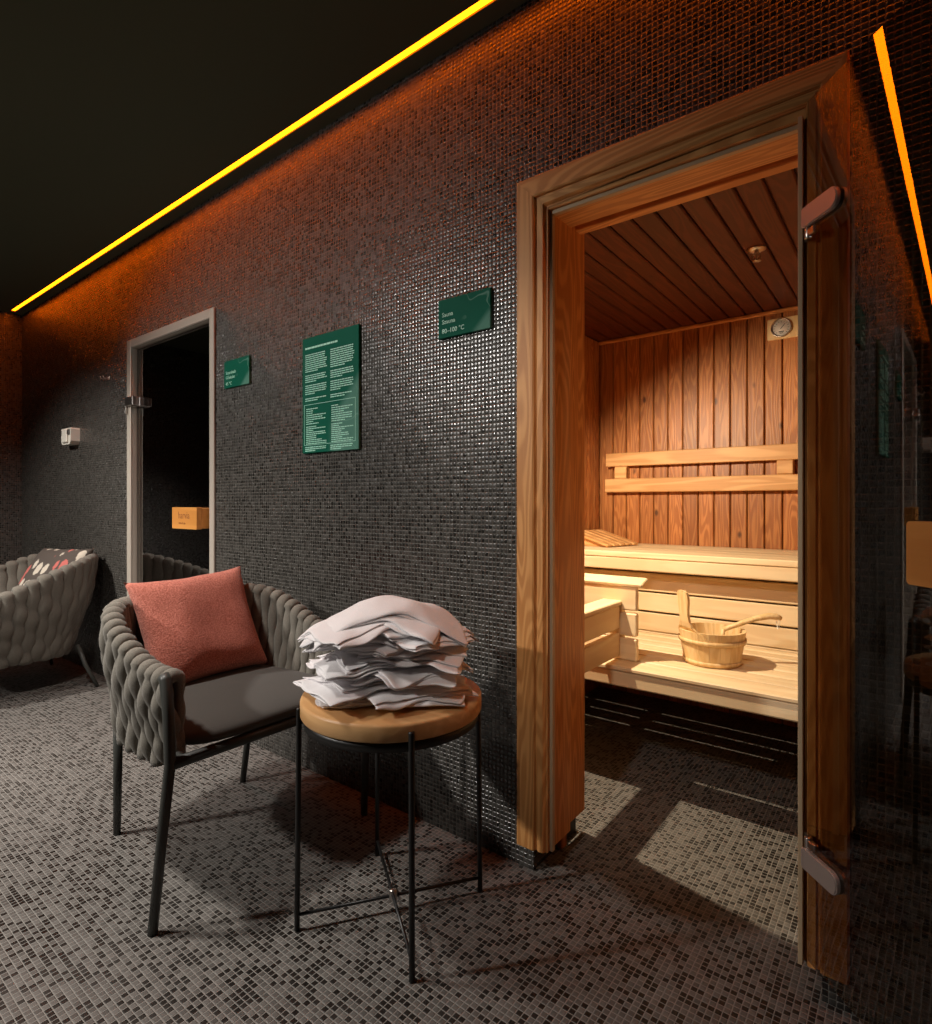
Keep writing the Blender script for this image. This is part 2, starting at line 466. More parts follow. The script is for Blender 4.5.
for (z0, z1, up) in ((1.732, 1.778, -1), (.306, .353, 1)):
    hb = MB()
    for s in (-1, 1):
        hb.prism(stadium(.0, .104, z0, z1, .020), s*.0045, s*.012, RX)
        hb.prism(stadium(.0015, .102, z0+.002, z1-.002, .019), s*.012, s*.0145, RX)
    hb.box(-.006, .006, -.0145, .0145, z0+.002, z1-.002, .003)
    h = hb.build('hinge_plate', M_hinge, leaf)
    kb = MB(); zc = z0-.012 if up < 0 else z1+.012
    kb.lathe([(.0075,-.012),(.008,-.010),(.008,.010),(.0075,.012)], 20, (.004,-.002,zc))
    kb.box(-.016, .002, .002, .010, zc-.012, zc+.012, .001)
    kb.box(.006, .030, -.008, .004, zc-.008, zc+.008, .002)
    kb.build('knuckle', M_chrome, h)
def rounded_rect(x0, x1, z0, z1, r, n=5):
    pts = []
    for (cx, cz, a0) in ((x1-r, z0+r, -PI/2), (x1-r, z1-r, 0), (x0+r, z1-r, PI/2), (x0+r, z0+r, PI)):
        for k in range(n+1):
            a = a0 + k*PI/2/n; pts.append((cx+r*math.cos(a), cz+r*math.sin(a)))
    return pts
hd = MB(); hd.prism(rounded_rect(.322, .60, .985, 1.090, .007), -.060, -.038, RX); hnd = hd.build('door_handle', M_handle, leaf)
for sx in (.36, .56):
    q = MB(); q.tube([(sx, -.039, 1.037), (sx, .016, 1.037)], .009, 14); q.lathe([(.014,0),(.014,.004)], 18, (0,0,0), M=Matrix.Translation((sx,.0085,1.037)) @ Matrix.Rotation(PI/2, 4, 'X'))
    q.build('standoff', M_chrome, hnd)

# ------------------------------------------------------------------ steam room door
sd = tag(bpy.data.objects.new('door_2', None), kind='structure'); col.objects.link(sd)
sd.location = ((SDX0+SDX1)/2, 0, 0); so = -(SDX0+SDX1)/2
FO0, FO1, FZ = -3.755, -2.752, 2.098
b = MB()
b.box(FO0+so, SDX0+so, -.012, .0, .0, FZ, .003); b.box(SDX1+so, FO1+so, -.012, .0, 0, FZ, .003)
b.box(SDX0+so, SDX1+so, -.012, .0, 2.05, FZ, .003)
b.box(SDX0-.02+so, SDX0+so, 0, .10, 0, 2.07, .002); b.box(SDX1+so, SDX1+.02+so, 0, .10, 0, 2.07, .002)
b.box(SDX0+so, SDX1+so, 0, .10, 2.05, 2.07, .002)
b.build('door_frame', M_door_frame, sd)
b = MB(); b.box(SDX0+so, SDX0+.018+so, .045, .07, 0, 2.05, .002); b.box(SDX0+.018+so, SDX0+.022+so, .03, .05, 0, 2.04, .001); b.build('door_seal', M_seal, sd)
stl = thing('glass_steam_door', 'closed dark glass steam room door in a beige frame with a wooden block handle', 'door', (SDX0, .028, 0))
SW = SDX1-SDX0
b = MB(); b.box(.006, SW-.004, -.004, .004, .012, 2.045); b.build('glass_pane', M_glass_steam, stl)
b = MB(); b.box(-.035, .075, -.060, -.005, 1.700, 1.752, .003); b.box(.068, .10, -.030, .012, 1.695, 1.745, .003); b.box(-.042, -.028, -.058, -.042, 1.655, 1.702, .002)
b.build('hinge', M_chrome, stl)
b = MB(); b.prism(rounded_rect(.625, .880, .987, 1.098, .004), -.088, -.062, RX)
b.box(.85, .88, -.0615, -.005, .99, 1.095, .003)
sh = b.build('door_handle', M_handle, stl)
b = MB(); b.box(.63, .66, -.0615, -.0045, 1.02, 1.06, .003); b.build('standoff', M_chrome, sh)

M_text_w = plain('sign_print_mint', (.45,.85,.68), .5)
M_text_b = plain('engraved_brown', (.30,.10,.025), .7)
def text_mesh(name, body, size, mat, parent, loc, depth=.0008, sx=1.0, rot=(PI/2,0,0)):
    cu = bpy.data.curves.new(name, 'FONT'); cu.body = body; cu.size = size; cu.extrude = depth/2; cu.resolution_u = 3
    tmp = bpy.data.objects.new('tmp', cu); col.objects.link(tmp)
    bpy.context.view_layer.update()
    me = bpy.data.meshes.new_from_object(tmp.evaluated_get(bpy.context.evaluated_depsgraph_get()))
    bpy.data.objects.remove(tmp); me.name = name
    me.materials.clear(); me.materials.append(mat)
    o = bpy.data.objects.new(name, me); col.objects.link(o)
    o.parent = parent; o.location = loc; o.rotation_euler = rot; o.scale = (sx, 1, 1)
    return o
text_mesh('engraving', 'harvia', .052, M_text_b, sh, (.690, -.0884, 1.040), sx=.95)
text_mesh('engraving', 'sauna & spa', .016, M_text_b, sh, (.695, -.0884, 1.012), sx=.95)

# steam cabin behind the glass
b = MB()
b.box(-4.6, -2.2, 1.3, 1.4, 0, 2.3); struct('wall_steam_back', b, M_wall_xz)
b = MB(); b.box(-4.6, -4.5, WT, 1.3, 0, 2.3); struct('wall_steam_left', b, M_wall_yz)
b = MB(); b.box(-2.3, -2.2, WT, 1.3, 0, 2.3); struct('wall_steam_right', b, M_wall_yz)
b = MB(); b.box(-4.6, -2.2, WT, 1.4, 2.3, 2.4); struct('ceiling_steam', b, M_ceil)

# ------------------------------------------------------------------ signs
M_green = plain('sign_green', (.004,.115,.070), .35)
def sign_art(w, h, kind):
    t = NT('sign_green_print_'+kind)
    tc = t.node('ShaderNodeTexCoord'); sp = t.node('ShaderNodeSeparateXYZ'); t.l.new(tc.outputs['Object'], sp.inputs[0])
    x, z = sp.outputs[0], sp.outputs[2]
    nz = t.noise(tc.outputs['Object'], 6 if kind == 'small' else 4, 2)
    # flowing contour lines
    ph = t.math('ADD', t.math('MULTIPLY', nz, 16.0), t.math('MULTIPLY', t.math('ADD', z, t.math('MULTIPLY', x, .3)), 30))
    ln = t.smooth(t.math('ABSOLUTE', t.math('SINE', ph)), .0, .16, 1, 0)
    if kind == 'small':
        reg = t.smooth(x, -.02, .05)
        tri = t.smooth(t.math('SUBTRACT', t.math('MULTIPLY', x, .9), z), .085, .12)
    else:
        reg = t.math('MULTIPLY', t.smooth(x, .02, .08), t.smooth(z, .05, -.05))
        tri = t.math('MULTIPLY', t.smooth(t.math('SUBTRACT', x, z), .10, .16), t.smooth(x, -.02, .06))
    c = t.mix(t.math('MULTIPLY', t.math('MULTIPLY', ln, reg), .55), (.003,.105,.064,1), (.20,.38,.30,1))
    c = t.mix(t.math('MULTIPLY', tri, .55), c, (.16,.34,.27,1))
    t.l.new(c, t.bsdf.inputs['Base Color']); t.bsdf.inputs['Roughness'].default_value = .6; t.bsdf.inputs['Specular IOR Level'].default_value = .08
    return t.m
M_sign_s = sign_art(.216, .13, 'small'); M_sign_l = sign_art(.35, .48, 'large')
def sign(name, label, cx, cz, w, h, mat, lines):
    s = thing(name, label, 'sign', (cx, 0, cz))
    b = MB(); b.box(-w/2, w/2, -.012, 0, -h/2, h/2, .0012); b.build('panel', mat, s)
    for (body, size, x, z) in lines:
        text_mesh('lettering', body, size, M_text_w, s, (x, -.0124, z))
    return s
sign('steam_room_sign', 'small green sign reading 45 °C between the steam door and the poster', -2.545, 1.742, .216, .132, M_sign_s,
     [('Steambath', .021, -.092, .000), ('Gőzkabin', .021, -.092, -.023), ('45 °C', .022, -.092, -.053)])
sign('sauna_sign', 'small green sign reading 80–100 °C left of the sauna door', -1.174, 1.745, .218, .130, M_sign_s,
     [('Sauna', .021, -.092, .006), ('Szauna', .021, -.092, -.018), ('80–100 °C', .022, -.092, -.050)])
ps = sign('rules_poster', 'tall green poster of house rules in two columns of small text', -1.860, 1.569, .350, .482, M_sign_l, [])
def text_block(x0, x1, z, n, last, lh=.0086, th=.0036, seed=0):
    rg = random.Random(seed)
    b = MB()
    for i in range(n):
        xe = x0 + (x1-x0)*(last if i == n-1 else rg.uniform(.90, 1.0))
        x = x0
        while x < xe-.004:
            w = min(rg.uniform(.008, .026), xe-x)
            b.box(x, x+w, -.0128, -.0121, z-th/2, z+th/2); x += w+.0028
        z -= lh
    return b
def ragged(x0, x1, z, n, seed, lh=.0088, th=.0034):
    rg = random.Random(seed); b = MB()
    for i in range(n):
        xe = x0+(x1-x0)*rg.choice([.35,.5,.62,.8,.97,1.0]); x = x0
        while x < xe-.004:
            w = min(rg.uniform(.008, .024), xe-x)
            b.box(x, x+w, -.0128, -.0121, z-th/2, z+th/2); x += w+.0028
        z -= lh
    return b
text_block(-.155, .055, .196, 1, .98, th=.0075, seed=1).build('heading', M_text_w, ps)
k = 3
for (x0, x1) in ((-.155, -.012), (.008, .150)):
    text_block(x0, x1, .168, 9, .6, seed=k).build('paragraph', M_text_w, ps); k += 1
    text_block(x0, x1, .082, 4, .5, seed=k).build('paragraph', M_text_w, ps); k += 1
    text_block(x0, x1, .040, 5, .45, seed=k).build('paragraph', M_text_w, ps); k += 1
    text_block(x0, x1, -.014, 2, .6, seed=k).build('paragraph', M_text_w, ps); k += 1
    ragged(x0+.006, x1-.006, -.058, 8, k).build('paragraph', M_text_w, ps); k += 1
    ragged(x0+.006, x1-.006, -.132, 10, k, .0078).build('paragraph', M_text_w, ps); k += 1
    text_block(x0, x1, -.217, 3, .5, .0075, seed=k).build('paragraph', M_text_w, ps); k += 1
b = MB()
for (x0, x1, z0, z1) in ((-.162,.157,-.0405,-.039),(-.162,.157,-.2085,-.207),(-.162,-.1605,-.207,-.04),(.1555,.157,-.207,-.04)):
    b.box(x0, x1, -.0126, -.0121, z0, z1)
b.build('border', M_text_w, ps)

# ------------------------------------------------------------------ small wall fittings on the left
wd = thing('wall_dispenser', 'small white plastic wall unit with two dark buttons above the left armchair', 'wall fitting', (-4.62, 0, 1.58))
b = MB(); b.prism([(-.085,.055),(.085,.055),(.092,.045),(.088,-.035),(.070,-.056),(-.070,-.056),(-.088,-.035),(-.092,.045)], 0, -.055, RX)
b.box(-.045, .045, -.068, -.054, -.045, .048, .006); b.build('housing', M_white, wd)
for sx in (-.058, .058):
    b = MB(); b.box(sx-.018, sx+.018, -.064, -.054, .008, .044, .004); b.build('button', plain('dark_button', (.05,.045,.04), .4), wd)
hk = thing('coat_hook', 'small chrome double coat hook high on the wall left of the steam door', 'hook', (-4.06, 0, 1.915))
b = MB(); b.box(-.03, .03, -.006, 0, -.012, .012, .002); b.build('back_plate', M_chrome, hk)
for sx in (-.02, .02):
    b = MB(); b.tube([(sx,-.005,.0),(sx,-.022,-.006),(sx,-.034,-.002),(sx,-.038,.010)], .0035, 8); b.build('prong', M_chrome, hk)

# ------------------------------------------------------------------ sauna furniture
# lower bench
LB0, LB1, LBZ = .60, 1.24, .49
lb = thing('lower_bench', 'long pale slatted lower sauna bench carrying the bucket', 'bench', (-.48, 1.05, 0))
bx0, bx1, oy = SX0-(-.48)+.004, SX1-(-.48)-.004, -1.05
gaps = [.72, .825, .92, 1.01, 1.10, 1.19]
ys = [LB0] + gaps + [LB1]
for i in range(len(ys)-1):
    y0, y1 = ys[i]+(.0065 if i else 0), ys[i+1]-(.0065 if i < len(ys)-2 else 0)
    b = MB(); b.box(bx0, bx1, y0+oy, y1+oy, LBZ-.017, LBZ, .004)
    b.build('slat', M_bench_h, lb)
b = MB(); b.box(bx0, bx1, LB0+.006+oy, LB0+.034+oy, .412, LBZ-.0175, .006, rnd=.35); b.build('fascia', M_bench_h, lb)
for cx in (-1.12, -.30, .42):
    b = MB(); b.box(cx+.48-.025, cx+.48+.025, LB0+.036+oy, LB1+oy, .42, LBZ-.018, .003); b.build('bearer', M_bench_y, lb)
for cx in (-1.47, .5):
    b = MB(); b.box(cx+.48-.025, cx+.48+.025, LB1-.07+oy, LB1-.02+oy, 0, .419, .003); b.build('leg', M_bench_y, lb)
# riser boards between the benches
rb = thing('bench_riser', 'horizontal pale boards closing the gap between lower and upper bench', 'panelling', (-.48, LB1+.015, 0))
for z0 in (.400, .491, .588, .684, .780):
    b = MB(); b.box(bx0, bx1, 0, .022, z0+.006, z0+(.094 if z0 < .75 else .074), .004); b.build('board', M_bench_h, rb)
b = MB()
for cx in (-1.4, .4):
    b = MB(); b.box(cx+.48-.02, cx+.48+.02, .024, .05, 0, .854); b.build('post', M_bench_y, rb)
# upper bench
UB0, UBZ = 1.15, .885
ub = thing('upper_bench', 'deep pale upper sauna bench against the panelled back wall', 'bench', (-.48, 1.3, 0))
ys = [UB0, 1.275, 1.40, 1.525, 1.65, 1.765]
for i in range(len(ys)-1):
    b = MB(); b.box(bx0, bx1, ys[i]-1.3+(.0015 if i else 0), ys[i+1]-1.3-.0015, UBZ-.028, UBZ, .004); b.build('slat', M_bench_h, ub)
b = MB(); b.box(bx0, bx1, UB0+.004-1.3, UB0+.034-1.3, .797, UBZ-.0285, .005, rnd=.2); b.build('fascia', M_bench_h, ub)
for cx in (-1.4, -.5, .4):
    b = MB(); b.box(cx+.48-.03, cx+.48+.03, 1.33-1.3, 1.75-1.3, .79, UBZ-.029); b.build('bearer', M_bench_y, ub)
# heater guard
gd = thing('heater_guard', 'pale wooden heater guard rail with boards at the left end of the lower bench', 'guard rail', (-.94, .37, 0))
for (z0, z1) in ((.618,.708),(.508,.600)):
    b = MB(); b.box(-.012, .012, -.20, .322, z0, z1, .004); b.build('rail_board', M_bench_y, gd)
b = MB(); b.box(-.06, .022, -.21, .325, .712, .730, .004, rnd=.7); b.build('cap', M_bench_y, gd)
for yy in (-.17,):
    b = MB(); b.box(-.045, -.0125, yy-.02, yy+.02, 0, .711, .003); b.build('post', M_bench_y, gd)
lr = thing('bench_divider', 'pale three board divider standing on the lower bench beside the heater guard', 'divider', (-1.15, .71, LBZ+.001))
for k_, (z0, z1) in enumerate(((.0,.088),(.098,.190),(.200,.298))):
    b = MB(); b.box(-.30, .29, -.012, .012, z0, z1, .005); b.build('board', M_bench_h, lr)
b = MB(); b.box(-.30, .315, -.018, .050, 0, .016, .004, M=Matrix.Translation((0,0,.300)) @ Matrix.Rotation(.30, 4, 'X')); b.build('cap', M_bench_h, lr)
for xx in (-.24, .20):
    b = MB(); b.box(xx-.02, xx+.02, .0125, .045, 0, .296, .003); b.build('batten', M_bench_h, lr)
# backrest
bk = thing('leaning_rail', 'two board wooden leaning rail across the panelled sauna wall', 'rail', (-.48, SY1, 0))
for (z0, z1, xs) in ((1.335,1.413,.0),(1.183,1.262,-.006)):
    b = MB(); b.box(-.965+xs, .97, -.058, -.034, z0, z1, .004); b.build('rail', M_back_h, bk)
for cx in (-.875, -.02, .85):
    b = MB(); b.box(cx-.036, cx+.036, -.046, -.0, 1.20, 1.40, .003); b.box(cx-.036, cx+.036, -.054, -.034, 1.265, 1.332, .003); b.build('spacer', M_back_h, bk)
# thermometer
th = thing('thermo_hygrometer', 'wooden plaque with two round white dials high on the sauna back wall', 'thermometer', (-.455, SY1, 2.0))
b = MB(); b.box(-.130, .130, -.018, 0, -.053, .053, .003); b.build('plaque', M_bucket, th)
M_dialface = plain('dial_face', (.75,.72,.66), .4)
for dx in (-.065, .065):
    R90 = Matrix.Translation((dx, -.018, 0)) @ Matrix.Rotation(PI/2, 4, 'X')
    b = MB(); b.lathe([(.047,0),(.047,.012),(.045,.014),(.042,.014),(.041,.009),(.041,.002)], 36, M=R90, cap=False); dl = b.build('bezel', M_chrome, th)
    b = MB(); b.lathe([(.0405,0.001),(.0405,.005)], 36, M=R90); b.build('dial', M_dialface, dl)
    b = MB()
    for k_ in range(13):
        a = math.radians(-135+k_*22.5)
        b.box(-.0007, .0007, -.0236, -.0230, .028, .036, M=Matrix.Translation((dx,0,0)) @ Matrix.Rotation(a, 4, 'Y'))
    b.box(-.0012, .0012, -.0246, -.0238, -.008, .026, M=Matrix.Translation((dx,0,0)) @ Matrix.Rotation(.7, 4, 'Y'))
    b.box(dx-.012, dx+.012, -.0236, -.0230, -.020, -.016); b.box(dx-.008, dx+.008, -.0236, -.0230, -.027, -.024)
    b.build('markings', M_metal_black, dl)
# sprinkler
sp = thing('ceiling_sprinkler', 'small chrome sprinkler head on the dark sauna ceiling', 'sprinkler', (-.475, .93, SH))
b = MB(); b.lathe([(.034,-.0005),(.034,-.004),(.020,-.010),(.012,-.012)], 28); b.build('escutcheon', M_chrome, sp)
b = MB(); b.lathe([(.008,-.012),(.008,-.030),(.004,-.034),(.004,-.044)], 16)
b.tube([(.008,0,-.020),(.016,0,-.030),(.010,0,-.044),(0,0,-.046)], .002, 6); b.tube([(-.008,0,-.020),(-.016,0,-.030),(-.010,0,-.044),(0,0,-.046)], .002, 6)
b.build('nozzle', M_chrome, sp)
b = MB(); b.lathe([(.015,-.046),(.016,-.048)], 18); b.build('deflector', M_chrome, sp)
# headrest
hr = thing('slatted_headrest', 'wedge shaped slatted wooden headrest lying on the upper bench', 'headrest', (-1.365, 1.50, UBZ+.001), math.radians(-14))
TL = Matrix.Translation((0,0,.022)) @ Matrix.Rotation(.25, 4, 'Y')
for i in range(5):
    y0 = -.135+i*.056
    b = MB(); b.box(-.135, .135, y0, y0+.048, .012, .026, .004, M=TL); b.build('slat', M_back_h, hr)
for y0 in (-.11, .10):
    b = MB()
    P = [(-.125,0),(.125,0),(.125,.003),(-.125,.064)]
    b.prism(P, y0, y0+.020, RX); b.build('bearer', M_back_h, hr)
# bucket
bk0 = Vector((-.628, .890, LBZ+.001))
bu = thing('sauna_bucket', 'pale wooden stave bucket with one tall handle stave on the lower bench', 'bucket', bk0)
NS = 18; BH = .138; bu.scale = (.95,.95,.95)
ha = math.radians(-128)         # direction of the tall stave
for i in range(NS):
    a0, a1 = 2*PI*(i+.008)/NS, 2*PI*(i+.992)/NS
    b = MB(); vs = []
    am = (a0+a1)/2
    d = (am-ha+PI) % (2*PI)-PI
    top = BH
    if abs(d) < .18: top = BH
    for z, ro in ((0,.108),(BH*.5,.120),(top,.130)):
        for rr in (ro-.012, ro):
            for a in (a0, am, a1): vs.append((rr*math.cos(a), rr*math.sin(a), z))
    fs = []
    def ix(l, r, k_): return l*6+r*3+k_
    for l in (0,1):
        for k_ in (0,1):
            for r in (0,1): fs.append((ix(l,r,k_), ix(l,r,k_+1), ix(l+1,r,k_+1), ix(l+1,r,k_)))
        for k_ in (0,2): fs.append((ix(l,0,k_), ix(l,1,k_), ix(l+1,1,k_), ix(l+1,0,k_)))
    for l in (0,2):
        for k_ in (0,1): fs.append((ix(l,0,k_), ix(l,0,k_+1), ix(l,1,k_+1), ix(l,1,k_)))
    b.add(vs, fs, smooth=False); b.build('stave', M_bucket, bu)
b = MB(); b.lathe([(.094,.010),(.094,.022)], 36); b.build('bottom', M_bucket, bu)
b = MB(); b.lathe([(.1085,.004),(.1135,.005),(.1155,.020),(.1105,.021),(.1085,.004)], 54, cap=False); b.build('hoop', M_bucket, bu)
b = MB(); b.lathe([(.1245,.088),(.1300,.089),(.1325,.106),(.1270,.106),(.1245,.088)], 54, cap=False); b.build('hoop', M_bucket, bu)
# tall handle stave, concave shoulders widening into the rim
hb = MB()
prof = [(.098,.108),(.085,.128),(.062,.138),(.042,.153),(.030,.175),(.026,.205),(.028,.230),(.033,.255),(.034,.280),(.028,.296),(.014,.303)]
ring = [(x, z) for x, z in prof] + [(-x, z) for x, z in reversed(prof)] + [(-.09,.10),(.09,.10)]
MH = Matrix.Rotation(ha+PI/2, 4, 'Z')
vs = []
for yy in (-.0, .013):
    for (x, z) in ring:
        R = .1225+(z-.1)*.10
        an = x/R
        r_ = R+ .006 - yy
        vs.append(MH @ Vector((math.sin(an)*r_, -math.cos(an)*r_, z)))
n = len(ring)
hb.add(vs, [tuple(range(n)), tuple(range(n, 2*n))]+[(k_, (k_+1) % n, n+(k_+1) % n, n+k_) for k_ in range(n)])
hb.build('handle_stave', M_bucket, bu)
# ladle
ld = thing('sauna_ladle', 'pale wooden ladle with a cord loop resting in the bucket', 'ladle', bk0+Vector((.0,.0,0))); ld.scale = (.95,.95,.95)
d = Vector((.80,.42,0)).normalized()
p0 = d*.045+Vector((0,0,.118)); pts = [p0, p0+d*.055+Vector((0,0,.022)), p0+d*.12+Vector((0,0,.048)), p0+d*.175+Vector((0,0,.062)), p0+d*.205+Vector((0,0,.060)), p0+d*.222+Vector((0,0,.054))]
pts = [Vector(p)+Vector((0,0,.018)) for p in pts]
b = MB(); b.tube(pts, [(.010,.009),(.010,.010),(.012,.011),(.016,.013),(.018,.013),(.013,.009)], 14, up=(0,0,1)); b.build('handle', M_bucket, ld)
b = MB(); b.lathe([(.010,.052),(.030,.056),(.040,.070),(.044,.095),(.041,.095),(.037,.072),(.028,.060),(.010,.057)], 28, c=(.0,.0,0)); b.build('bowl', M_bucket, ld)
b = MB(); b.tube([Vector((.0,.0,.08))+d*.040, p0+Vector((0,0,.02))], .008, 10); b.build('neck', M_bucket, ld)
e = pts[-2]
b = MB(); b.tube([e+Vector((0,0,.008)), e+Vector((.010,-.010,-.010)), e+Vector((.012,-.012,-.045)), e+Vector((.006,-.010,-.050)), e+Vector((0,-.006,-.012))], .0014, 6); b.build('cord_loop', M_white, ld)

# ------------------------------------------------------------------ woven armchairs
def u_path(hw, xf, xb, n, p=2.6, flat=.0):
    """plan curve from front-left post round the back to front-right post"""
    pts = []
    N = 400
    for i in range(N+1):
        a = -PI/2 - PI*i/N if False else PI*i/N
        c_, s_ = math.cos(a), math.sin(a)
        y = -hw*(abs(c_)**(2/p))*(1 if c_ >= 0 else -1)
        x = -(abs(s_)**(2/p))
        pts.append(Vector((x*abs(xb), y, 0)))
    pre = [Vector((xf*(1-k/20), -hw*(1-.02*(1-k/20)), 0)) for k in range(20)]
    post = [Vector((v.x, -v.y, 0)) for v in reversed(pre)]
    raw = pre+pts+post
    L = [0]
    for i in range(1, len(raw)): L.append(L[-1]+(raw[i]-raw[i-1]).length)
    tot = L[-1]; out = []; j = 0
    for k in range(n):
        t = tot*k/(n-1)
        while j < len(L)-2 and L[j+1] < t: j += 1
        f = (t-L[j])/max(1e-9, L[j+1]-L[j])
        p_ = raw[j].lerp(raw[j+1], min(1, f)); tg = (raw[j+1]-raw[j]).normalized()
        out.append((p_, Vector((tg.y, -tg.x, 0))*-1 if False else None, tg, t/tot))
    return out, tot
def woven_chair(t, hw, xf, xb, zbot, zfront, zback, inner_z, pitch, lobes, foot, mats, flare=.10, rise=.5):
    path, tot = u_path(hw, xf, xb, 10)
    n = int(round(tot/pitch)); path, tot = u_path(hw, xf, xb, n+1)
    pw = tot/n
    b = MB()
    for i in range(n+1):
        p, _, tg, s = path[i]
        out = Vector((p.x*.8, p.y, 0)).normalized()
        nrm = Vector((-tg.y, tg.x, 0))
        if nrm.dot(out) < 0: nrm = -nrm
        e = min(s, 1-s)*2                      # 0 at the posts, 1 at mid back
        q_ = max(0, min(1, (e-rise[0])/(rise[1]-rise[0]))); rim = zfront+(zback-zfront)*(q_*q_*(3-2*q_))
        zb = zbot+.045*(1-min(1, e/.16))
        pts, rad, ups = [], [], []
        NO = 22; ph = (i % 2)*PI
        for k in range(NO+1):                  # outside, going up
            f = k/NO; z = zb+(rim-.020-zb)*f
            off = .017 - flare*(1-f)**1.5
            w = math.sin(lobes*PI*f*1.0+ph/1.0*.5*2/2+.4)
            pts.append(p+nrm*(off+.004*w)+Vector((0,0,z))); ups.append(nrm.copy())
            m = abs(math.sin((lobes*f*PI+ph/2)))
            rad.append((pw*(.40+.26*m), .012+.009*m))
        for k in range(1, 8):                  # over the rim
            a = PI*k/8
            pts.append(p+nrm*(.017*math.cos(a))+Vector((0,0,rim-.020+.018*math.sin(a))))
            ups.append((nrm*math.cos(a)+Vector((0,0,math.sin(a)))).normalized()); rad.append((pw*.62, .019))
        NI = 14
        for k in range(NI+1):
            f = k/NI; z = rim-.020+(inner_z-rim+.020)*f
            m = abs(math.sin((lobes*.7*f*PI+ph/2+PI/2)))
            pts.append(p+nrm*(-.017-flare*.75*f**1.4*min(1, e/.35))+Vector((0,0,z))); ups.append(-nrm); rad.append((pw*(.44+.20*m), .012+.006*m))
        b.tube(pts, rad, 10, up=ups)
    b.build('woven_shell', mats[0], t)
    return n
# armchair by the table
ch = thing('woven_armchair', 'grey rope armchair with the coral cushion, standing beside the round table', 'chair', (-1.84, -.462, 0), math.radians(0))
woven_chair(ch, .312, .255, .330, .375, .656, .785, .46, .040, 2.9, None, (M_rope,), .045, (.08,.68))
cf = (.300, .345)   # front joint half spacing
def leg(parent, pts, r0, r1, mat):
    b = MB(); N = len(pts); b.tube(pts, [r0+(r1-r0)*i/(N-1) for i in range(N)], 14); return b.build('leg', mat, parent)
for s in (-1, 1):
    leg(ch, [(.278, s*.366, 0), (.300, s*.352, .25), (.314, s*.338, .44), (.298, s*.334, .56), (.272, s*.330, .650), (.262, s*.330, .657)], .0125, .0165, M_metal_grey)
    leg(ch, [(-.288, s*.232, 0), (-.262, s*.240, .20), (-.235, s*.248, .44)], .0115, .0150, M_metal_grey)
fr = MB()
fr.tube([(.312, -.335, .438), (.312, .335, .438)], .016, 12)
fr.tube([(-.235, -.25, .435), (-.235, .25, .435)], .013, 12)
for s in (-1, 1): fr.tube([(.305, s*.30, .442), (-.235, s*.22, .440)], .012, 12)
fr.build('seat_frame', M_metal_grey, ch)
def slab_cushion(x0, x1, hw0, hw1, z0, z1, nx=26, ny=30, crown=.012, r=.02, e=4.0):
    """rounded box cushion"""
    b = MB(); vs = []; fs = []
    NU, NV = 48, 14
    cx, lx = (x0+x1)/2, (x1-x0)/2
    for j in range(NV+1):
        ph = -PI/2+PI*j/NV
        cz, sz = math.cos(ph), math.sin(ph)
        for i in range(NU):
            a = 2*PI*i/NU
            c_, s_ = math.cos(a), math.sin(a)
            k_ = abs(cz)**.35
            ux = math.copysign(abs(c_)**.42, c_)*k_; uy = math.copysign(abs(s_)**.42, s_)*k_
            hw = hw0+(hw1-hw0)*(ux*.5+.5)
            z = (z0+z1)/2+math.copysign(abs(sz)**.6, sz)*(z1-z0)/2
            if sz > 0: z += crown*(1-ux*ux)*(1-uy*uy)
            vs.append((cx+lx*ux, hw*uy, z))
    for j in range(NV):
        for i in range(NU):
            i2 = (i+1) % NU; fs.append((j*NU+i, j*NU+i2, (j+1)*NU+i2, (j+1)*NU+i))
    b.add(vs, fs, True); return b
slab_cushion(-.27, .325, .245, .322, .445, .500).build('seat_cushion', M_seat, ch)

def pillow(w, h, t, seed=0, sag=.0):
    b = MB(); N = 30; vs = []; fs = []
    for side in (1, -1):
        for j in range(N+1):
            for i in range(N+1):
                u, v = -1+2*i/N, -1+2*j/N
                # pinched outline: edges bow inward between pointed corners
                x = u*w/2*(1-.085*(1-v*v)**1.0*abs(u)); z = v*h/2*(1-.085*(1-u*u)*abs(v))
                q = max(0.0, (1-u**4)*(1-v**4))**.55
                y = side*t/2*q
                wob = noise.noise(Vector((u*1.6+seed, v*1.6, side*2.0)))*.012*q
                x += noise.noise(Vector((u*2, v*2, seed+5)))*.006; z += noise.noise(Vector((u*2, v*2, seed+9)))*.006
                vs.append((x, y+wob*side+sag*(1-v*v), z))
    M1 = (N+1)*(N+1)
    for s_ in (0,1):
        for j in range(N):
            for i in range(N):
                a = s_*M1+j*(N+1)+i
                fs.append((a, a+1, a+N+2, a+N+1))
    b.add(vs, fs, True)
    return b
def weld(o, d=.0004):
    import bmesh
    m = bmesh.new(); m.from_mesh(o.data); bmesh.ops.remove_doubles(m, verts=m.verts, dist=d)
    bmesh.ops.recalc_face_normals(m, faces=m.faces); m.to_mesh(o.data); m.free()
    return o
def place_frame(o, c, u, v):
    """u = local x, v = local z"""
    u = Vector(u).normalized(); v = Vector(v); v = (v-u*v.dot(u)).normalized(); n_ = v.cross(u)
    o.matrix_world = Matrix(((u.x, n_.x, v.x, c[0]), (u.y, n_.y, v.y, c[1]), (u.z, n_.z, v.z, c[2]), (0,0,0,1)))
cc = weld(pillow(.425, .40, .13, 3).build('coral_cushion', M_coral))
tag(cc, 'square coral bouclé cushion leaning on the backrest of the armchair by the table', 'cushion')
place_frame(cc, (-2.03, -.457, .680), (.03, 1, .05), (-.17, 0, .35))

